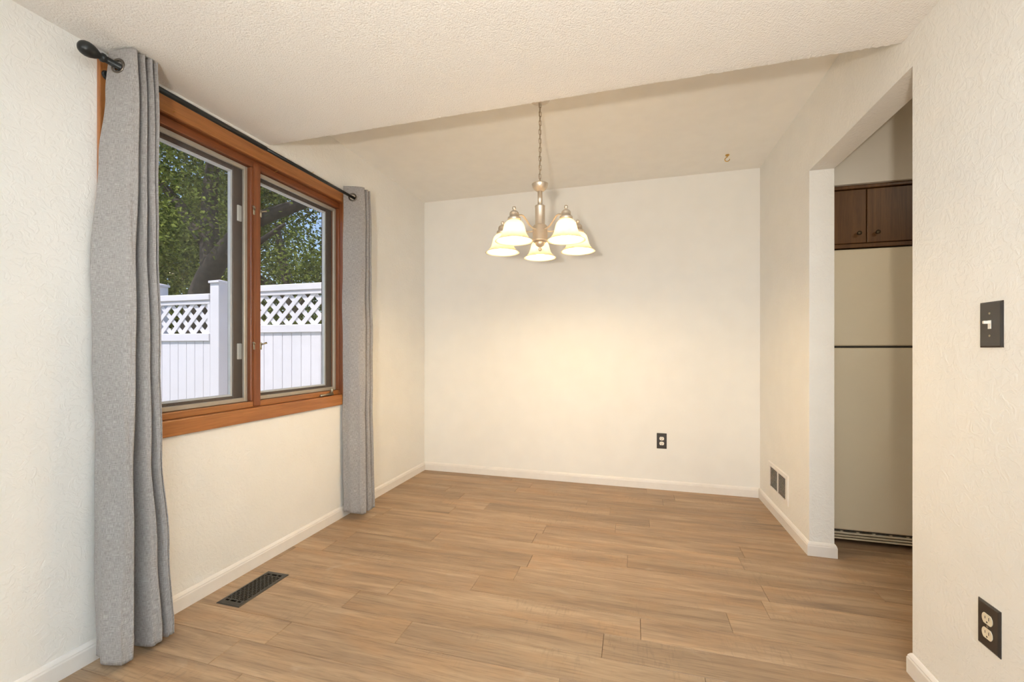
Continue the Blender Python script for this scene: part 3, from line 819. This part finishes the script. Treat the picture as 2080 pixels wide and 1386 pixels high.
# ================================================================== OUTLETS AND SWITCH
def plate_bm(axis, c, w_, h_, t=0.006):
    """bevelled wall plate; axis 'x' on the right wall (faces -x), 'y' on the back wall (faces -y)"""
    bm = BM(); rings = []
    for iw, ih, d in ((0, 0, 0.0), (0, 0, 0.0025), (0.005, 0.005, t), (w_ / 2, h_ / 2, t)):
        a, b = max(w_ / 2 - iw, 0.0), max(h_ / 2 - ih, 0.0)
        if a == 0: continue
        rings.append([bm.verts.new(wp(axis, c, u, v, d)) for u, v in ((-a, -b), (a, -b), (a, b), (-a, b))])
    for r1, r2 in zip(rings, rings[1:]):
        for k in range(4): bm.faces.new((r1[k], r1[(k + 1) % 4], r2[(k + 1) % 4], r2[k]))
    bm.faces.new(rings[-1]); return bm
def wp(axis, c, u, v, d):
    return (c[0] - d, c[1] + u, c[2] + v) if axis == 'x' else (c[0] + u, c[1] - d, c[2] + v)
def extr(axis, c, poly, d0, d1):
    bm = BM()
    a = [bm.verts.new(wp(axis, c, u, v, d0)) for u, v in poly]; b = [bm.verts.new(wp(axis, c, u, v, d1)) for u, v in poly]
    bm.faces.new(a); bm.faces.new(b)
    for i in range(len(a)): bm.faces.new((a[i], a[(i + 1) % len(a)], b[(i + 1) % len(a)], b[i]))
    return bm
def circ(r, n=14, cu=0, cv=0): return [(cu + r * math.cos(2 * PI * k / n), cv + r * math.sin(2 * PI * k / n)) for k in range(n)]
def outlet(axis, c, label, m_face, w_=0.082, h_=0.135):
    t_ = thing('wall_outlet', label, 'outlet', c, 'dark duplex outlets')
    obj('plate', plate_bm(axis, c, w_, h_), 'plate', t_)
    obj('screw', extr(axis, c, circ(0.0035), 0.0055, 0.0072), 'hardware', t_)
    for s in (1, -1):
        cv = s * 0.0215
        poly = []
        for k in range(28):
            a = 2 * PI * k / 28
            poly.append((0.0195 * math.cos(a), cv + max(-0.0150, min(0.0150, 0.0195 * math.sin(a)))))
        f = obj('receptacle', extr(axis, c, poly, 0.004, 0.0078), m_face, t_)
        for u in (-0.0068, 0.0068):
            hh = 0.0048 if u < 0 else 0.0040
            obj('slot', extr(axis, c, [(u - 0.0011, cv + 0.003 - hh), (u + 0.0011, cv + 0.003 - hh), (u + 0.0011, cv + 0.003 + hh), (u - 0.0011, cv + 0.003 + hh)], 0.0075, 0.0080), 'slot', f)
        obj('slot', extr(axis, c, circ(0.0026, 12, 0, cv - 0.0088), 0.0075, 0.0080), 'slot', f)
    return t_
outlet('y', (0.246, YB, 0.428), 'dark brown duplex outlet low on the back wall', 'ivory_light')
outlet('x', (XR, 1.604, 0.408), 'dark brown duplex outlet low on the near right wall', 'ivory')
sw_c = (XR, 1.596, 1.305)
sw = thing('light_switch', 'dark brown switch plate with ivory toggle on the near right wall', 'light switch', sw_c)
obj('plate', plate_bm('x', sw_c, 0.082, 0.135), 'plate', sw)
tg = obj('toggle_collar', extr('x', sw_c, [(-0.0052, -0.0125), (0.0052, -0.0125), (0.0052, 0.0125), (-0.0052, 0.0125)], 0.005, 0.0075), 'ivory_light', sw)
bm = BM()
box(bm, XR - 0.022, XR - 0.0065, 1.596 - 0.0042, 1.596 + 0.0042, 1.3075, 1.3165, bev=0.002, seg=2)
tog = obj('toggle', bm, 'ivory_light', sw)
for v in (0.033, -0.033):
    obj('screw', extr('x', sw_c, circ(0.0034, 14, 0, v), 0.0055, 0.0070), 'hardware', sw)

# ================================================================== KITCHEN: REFRIGERATOR AND CABINET
FY = 3.150
fr = thing('refrigerator', 'almond top freezer refrigerator standing in the kitchen opening', 'refrigerator', (1.54, 3.5, 0))
FX0, FX1 = 1.162, 1.925
obj('body', bx(FX0 + 0.004, FX1 - 0.004, FY + 0.068, 3.86, 0.02, 1.862, bev=0.006), 'fridge', fr)
obj('freezer_door', bx(FX0, FX1, FY, FY + 0.058, 1.2560, 1.862, bev=0.010, seg=3), 'fridge', fr)
obj('lower_door', bx(FX0, FX1, FY, FY + 0.058, 0.098, 1.2430, bev=0.010, seg=3), 'fridge', fr)
obj('gasket', bx(FX0 + 0.006, FX1 - 0.006, FY + 0.012, FY + 0.070, 0.09, 1.855), 'fridge_dark', fr)
gr = obj('toe_grille', bx(FX0 + 0.01, FX1 - 0.01, FY + 0.055, FY + 0.075, 0.022, 0.092), 'fridge_dark', fr)
for z, h in ((0.036, 0.008), (0.053, 0.008), (0.072, 0.012)):
    obj('slat', bx(FX0 + 0.008, FX1 - 0.008, FY + 0.022, FY + 0.060, z - h / 2, z + h / 2, bev=0.002), 'fridge', gr)
for k in range(9):
    x = FX0 + 0.02 + k * 0.0865
    obj('slat_post', bx(x, x + 0.016, FY + 0.026, FY + 0.058, 0.072, 0.096, bev=0.001), 'fridge', gr)
for x in (FX0 + 0.06, FX1 - 0.06):
    obj('foot', lathe(BM(), [(0.018, 0.0), (0.018, 0.012), (0.010, 0.014), (0.010, 0.03)], (x, FY + 0.12, 0), 12), 'fridge_dark', fr)

KX0, KX1, KS = 1.155, 1.665, 1.392
kc = thing('kitchen_cabinet', 'worn dark wooden wall cabinet with two doors above the refrigerator', 'cabinet', ((KX0 + KX1) / 2, 3.4, 1.868))
KY = 3.152
obj('body', bx(KX0, KX1, KY + 0.004, 3.85, 1.872, 2.252), 'cab', kc)
obj('face_frame', bx(KX0, KX1, KY - 0.012, KY + 0.004, 1.868, 1.892, bev=0.002), 'cab', kc)
obj('top_moulding', bx(KX0, KX1, KY - 0.024, KY + 0.004, 2.232, 2.254, bev=0.004, seg=2), 'cab', kc)
for a, b, kx in ((KX0 + 0.002, KS - 0.002, KS - 0.046), (KS + 0.002, KX1 - 0.002, KS + 0.050)):
    d = obj('door', bx(a, b, KY - 0.016, KY + 0.003, 1.895, 2.228, bev=0.004, seg=2), 'cab', kc)
    bm = BM()
    pr = [(0.0, 0.006), (0.004, 0.006), (0.012, 0.010), (0.022, 0.013), (0.028, 0.009), (0.030, 0.0005)]
    tube(bm, [(kx, KY - 0.016 - t, 1.952) for t, r in pr], [r for t, r in pr], 16)
    obj('knob', bm, 'knob', d, True)
# neighbouring cabinet further right, partly seen at most
# ================================================================== OUTSIDE
GZ = -0.12
struct('ground', bx(-40, XL - OUT, -20, 45, GZ - 0.2, GZ), 'lawn', 'grass and soil outside the window', 'ground')
def clip_poly(poly, axis, lim, keep_less):
    out = []
    for i in range(len(poly)):
        a, b = poly[i], poly[(i + 1) % len(poly)]
        ina = (a[axis] <= lim) if keep_less else (a[axis] >= lim); inb = (b[axis] <= lim) if keep_less else (b[axis] >= lim)
        if ina: out.append(a)
        if ina != inb:
            t = (lim - a[axis]) / (b[axis] - a[axis])
            out.append((a[0] + (b[0] - a[0]) * t, a[1] + (b[1] - a[1]) * t))
    return out
def lattice(parent, x0, x1, z0, z1, y, pitch=0.156, wd=0.044):
    h = z1 - z0
    for sgn, yy in ((1, y), (-1, y + 0.007)):
        c = x0 - h - pitch
        hw = wd / 2 * math.sqrt(2)
        while c < x1 + h:
            poly = [(c - hw, z0), (c + hw, z0), (c + hw + h, z1), (c - hw + h, z1)] if sgn > 0 else [(c - hw + h, z0), (c + hw + h, z0), (c + hw, z1), (c - hw, z1)]
            poly = clip_poly(clip_poly(poly, 0, x0, False), 0, x1, True) if poly else poly
            if len(poly) >= 3:
                area = abs(sum(poly[i][0] * poly[(i + 1) % len(poly)][1] - poly[(i + 1) % len(poly)][0] * poly[i][1] for i in range(len(poly)))) / 2
                if area > 1e-4:
                    obj('lattice_slat', prism(BM(), [(p[0], yy, p[1]) for p in poly], (0, 0.0065, 0)), 'vinyl', parent)
            c += pitch
def fence_panel(name, label, cat, x0, x1, y, ztop, stile=True, group=None, pitch=0.116, x_board=None, over=0.0):
    f = thing(name, label, cat, ((x0 + x1) / 2, y + 0.02, GZ), group)
    zt = ztop
    obj('top_rail', bx(x0 - over, x1, y - 0.022, y + 0.028, zt - 0.064, zt, bev=0.004), 'vinyl', f)
    obj('lattice_channel', bx(x0, x1, y - 0.012, y + 0.020, zt - 0.106, zt - 0.074, bev=0.003), 'vinyl', f)
    obj('channel_web', bx(x0, x1, y - 0.004, y + 0.014, zt - 0.076, zt - 0.060), 'vinyl', f)
    obj('middle_rail', bx(x0 - over, x1, y - 0.022, y + 0.028, zt - 0.489, zt - 0.410, bev=0.004), 'vinyl', f)
    obj('bottom_rail', bx(x0, x1, y - 0.022, y + 0.028, GZ + 0.05, GZ + 0.15, bev=0.004), 'vinyl', f)
    for xa in (x0, x1 - 0.035):
        obj('lattice_stile', bx(xa, xa + 0.035, y - 0.010, y + 0.018, zt - 0.412, zt - 0.100, bev=0.003), 'vinyl', f)
    lattice(f, x0 + 0.03, x1 - 0.03, zt - 0.412, zt - 0.104, y - 0.003)
    xb = x_board if x_board is not None else x0
    first = None
    while xb > x0: xb -= pitch
    while xb < x1:
        a, b = max(xb, x0), min(xb + pitch, x1)
        if b - a > 0.02:
            obj('board', bx(a + 0.0022, b - 0.0022, y - 0.008, y + 0.014, GZ + 0.12, zt - 0.47, bev=0.0022), 'vinyl', f)
        xb += pitch
    obj('board_backing', bx(x0, x1, y + 0.004, y + 0.010, GZ + 0.12, zt - 0.47), 'vinyl', f)
    return f
LF = 3.40
fence_panel('lattice_fence', 'white vinyl fence panel with lattice top left of the capped post', 'fence', -4.935, -4.196, LF, 1.812, group='white vinyl fence panels', x_board=-4.752)
fence_panel('lattice_fence', 'white vinyl fence panel furthest left, largely behind the near curtain', 'fence', -6.90, -5.060, LF, 1.812, group='white vinyl fence panels', x_board=-5.06)
fence_panel('fence_gate', 'white vinyl lattice topped gate right of the capped post', 'gate', -4.175, -2.32, 3.555, 1.897, x_board=-3.665, over=0.03)
def fence_post(x0, x1, label, ztop):
    y0, y1 = LF - 0.010, LF + 0.110
    p = thing('fence_post', label, 'fence post', ((x0 + x1) / 2, (y0 + y1) / 2, GZ), 'white fence posts')
    obj('shaft', bx(x0, x1, y0, y1, GZ, ztop - 0.028, bev=0.004), 'vinyl', p)
    bm = BM(); e = 0.012; cx_, cy_ = (x0 + x1) / 2, (y0 + y1) / 2
    box(bm, x0 - e, x1 + e, y0 - e, y1 + e, ztop - 0.030, ztop - 0.006, bev=0.003)
    rr = [[bm.verts.new(q) for q in ((x0 - e, y0 - e, ztop - 0.006), (x1 + e, y0 - e, ztop - 0.006), (x1 + e, y1 + e, ztop - 0.006), (x0 - e, y1 + e, ztop - 0.006))]]
    top = bm.verts.new((cx_, cy_, ztop + 0.012))
    for k in range(4): bm.faces.new((rr[0][k], rr[0][(k + 1) % 4], top))
    obj('cap', bm, 'vinyl', p)
fence_post(-4.196, -4.078, 'white capped fence post between the fence panel and the gate', 1.950)
fence_post(-5.058, -4.940, 'white capped fence post beside the near curtain edge', 1.950)

# ---- trees
def leaf_cloud(name, parent, blobs, n, size, m, seed):
    rnd = random.Random(seed)
    verts = []; faces = []
    tot = sum(b[3] ** 2 for b in blobs); rnd.random()
    for (bx_, by_, bz_, br) in blobs:
        cnt = int(n * br ** 2 / tot)
        # twigs: leaves come in sprays
        for s in range(max(1, cnt // 7)):
            d = Vector((rnd.gauss(0, 1), rnd.gauss(0, 1), rnd.gauss(0, 1))).normalized()
            rr = br * (rnd.random() ** 0.45)
            c = Vector((bx_, by_, bz_)) + Vector((d.x * rr, d.y * rr, d.z * rr * 0.72))
            if c.z < 0.2: c.z = 0.2 + rnd.random() * 0.5
            for q in range(7):
                p = c + Vector((rnd.gauss(0, 0.11), rnd.gauss(0, 0.11), rnd.gauss(0, 0.07)))
                s_ = size * rnd.uniform(0.6, 1.25)
                ax = Vector((rnd.gauss(0, 1), rnd.gauss(0, 1), rnd.gauss(-0.5, 0.5))).normalized()
                nn = Vector((rnd.gauss(0, 0.7), rnd.gauss(0, 0.7), 1)).normalized()
                sd = ax.cross(nn)
                if sd.length < 1e-3: continue
                sd.normalize(); nn = sd.cross(ax)
                i = len(verts)
                verts += [p, p + ax * s_ * 0.35 + sd * s_ * 0.32 + nn * s_ * 0.06, p + ax * s_ * 0.6 + sd * s_ * 0.16, p + ax * s_, p + ax * s_ * 0.6 - sd * s_ * 0.16, p + ax * s_ * 0.35 - sd * s_ * 0.32 + nn * s_ * 0.06]
                faces += [(i, i + 1, i + 2, i + 3), (i, i + 3, i + 4, i + 5)]
    base = wloc(parent)
    me = bpy.data.meshes.new(name); me.from_pydata([tuple(v - base) for v in verts], [], faces); me.update()
    me.materials.append(M[m]); o = bpy.data.objects.new(name, me); C.objects.link(o); o.parent = parent
    o['kind'] = 'stuff'; return o
def tree(label, base, limbs, blobs, n, size, m, seed):
    t = thing('tree', label, 'tree', base, 'garden trees beyond the fence')
    for k, (pts, rads) in enumerate(limbs):
        P = catmull([Vector(p) for p in pts], 5)
        R = catmull([Vector((r, 0)) for r in rads], 5)
        obj('trunk' if k == 0 else 'branch', tube(BM(), P, [r.x for r in R], 12), 'bark', t, True)
    leaf_cloud('foliage', t, blobs, n, size, m, seed)
    return t
rt = random.Random(3)
def blobs_in(x0, x1, y0, y1, z0, z1, k, r0, r1):
    return [(rt.uniform(x0, x1), rt.uniform(y0, y1), rt.uniform(z0, z1), rt.uniform(r0, r1)) for _ in range(k)]
tree('broad shade tree with a thick leaning trunk behind the capped fence post', (-6.62, 5.0, GZ),
     [([(-6.62, 5.0, GZ), (-6.52, 5.0, 1.1), (-6.36, 5.0, 2.07), (-5.97, 5.0, 2.65), (-5.46, 5.1, 3.14), (-4.82, 5.4, 3.48), (-4.2, 5.8, 3.95)], [0.28, 0.22, 0.17, 0.14, 0.11, 0.08, 0.035]),
      ([(-6.15, 5.0, 2.45), (-6.45, 5.2, 3.3), (-6.6, 5.4, 4.4), (-6.5, 5.6, 5.8)], [0.15, 0.12, 0.09, 0.04]),
      ([(-6.35, 5.05, 2.9), (-7.1, 5.2, 3.6), (-8.1, 5.4, 4.4)], [0.10, 0.08, 0.03]),
      ([(-5.9, 5.0, 2.7), (-5.3, 4.9, 2.72), (-4.7, 4.9, 3.0)], [0.06, 0.05, 0.02])],
     blobs_in(-8.6, -4.9, 4.7, 6.6, 3.2, 4.8, 26, 0.55, 0.95) + blobs_in(-8.6, -4.2, 4.6, 6.8, 4.8, 6.4, 15, 0.6, 1.0)
     + blobs_in(-7.9, -7.0, 4.7, 5.8, 2.3, 3.2, 6, 0.4, 0.7) + [(-7.5, 5.4, 2.5, 0.6), (-7.8, 5.7, 2.0, 0.6), (-7.2, 5.6, 2.2, 0.5)] + blobs_in(-5.3, -4.3, 4.8, 5.6, 2.5, 2.95, 4, 0.25, 0.42), 34000, 0.072, 'leaf', 11)
tree('leafy garden tree standing further back beyond the gate', (-8.6, 9.2, GZ),
     [([(-8.6, 9.2, GZ), (-8.55, 9.2, 1.4), (-8.7, 9.2, 2.8), (-9.2, 9.3, 4.6)], [0.22, 0.18, 0.14, 0.07]),
      ([(-8.6, 9.2, 2.0), (-7.8, 9.1, 2.8), (-6.8, 9.0, 3.6)], [0.11, 0.08, 0.03]),
      ([(-8.7, 9.2, 2.6), (-9.8, 9.0, 3.3), (-11.0, 8.8, 3.8)], [0.11, 0.08, 0.04])],
     blobs_in(-12.5, -6.2, 8.3, 10.2, 1.6, 4.0, 36, 0.7, 1.1) + blobs_in(-13.8, -9.2, 8.3, 10.2, 3.8, 6.6, 30, 0.7, 1.1) + blobs_in(-13.6, -10.2, 8.3, 9.6, 1.2, 3.2, 12, 0.7, 1.0), 36000, 0.10, 'leaf', 12)
tree('dense dark tree closing the far end of the garden', (-15.0, 14.0, GZ),
     [([(-15.0, 14.0, GZ), (-15.0, 14.0, 1.6), (-14.9, 14.0, 3.6), (-15.2, 14.0, 6.6)], [0.3, 0.25, 0.2, 0.08])],
     blobs_in(-22, -9.8, 13.2, 16.0, 0.8, 5.0, 46, 1.1, 1.7) + blobs_in(-23, -17, 12.6, 14.5, 2.0, 6.0, 16, 1.1, 1.6) + blobs_in(-24, -14.6, 13.2, 16.0, 4.6, 10.6, 52, 1.2, 1.9), 48000, 0.17, 'leaf2', 13)
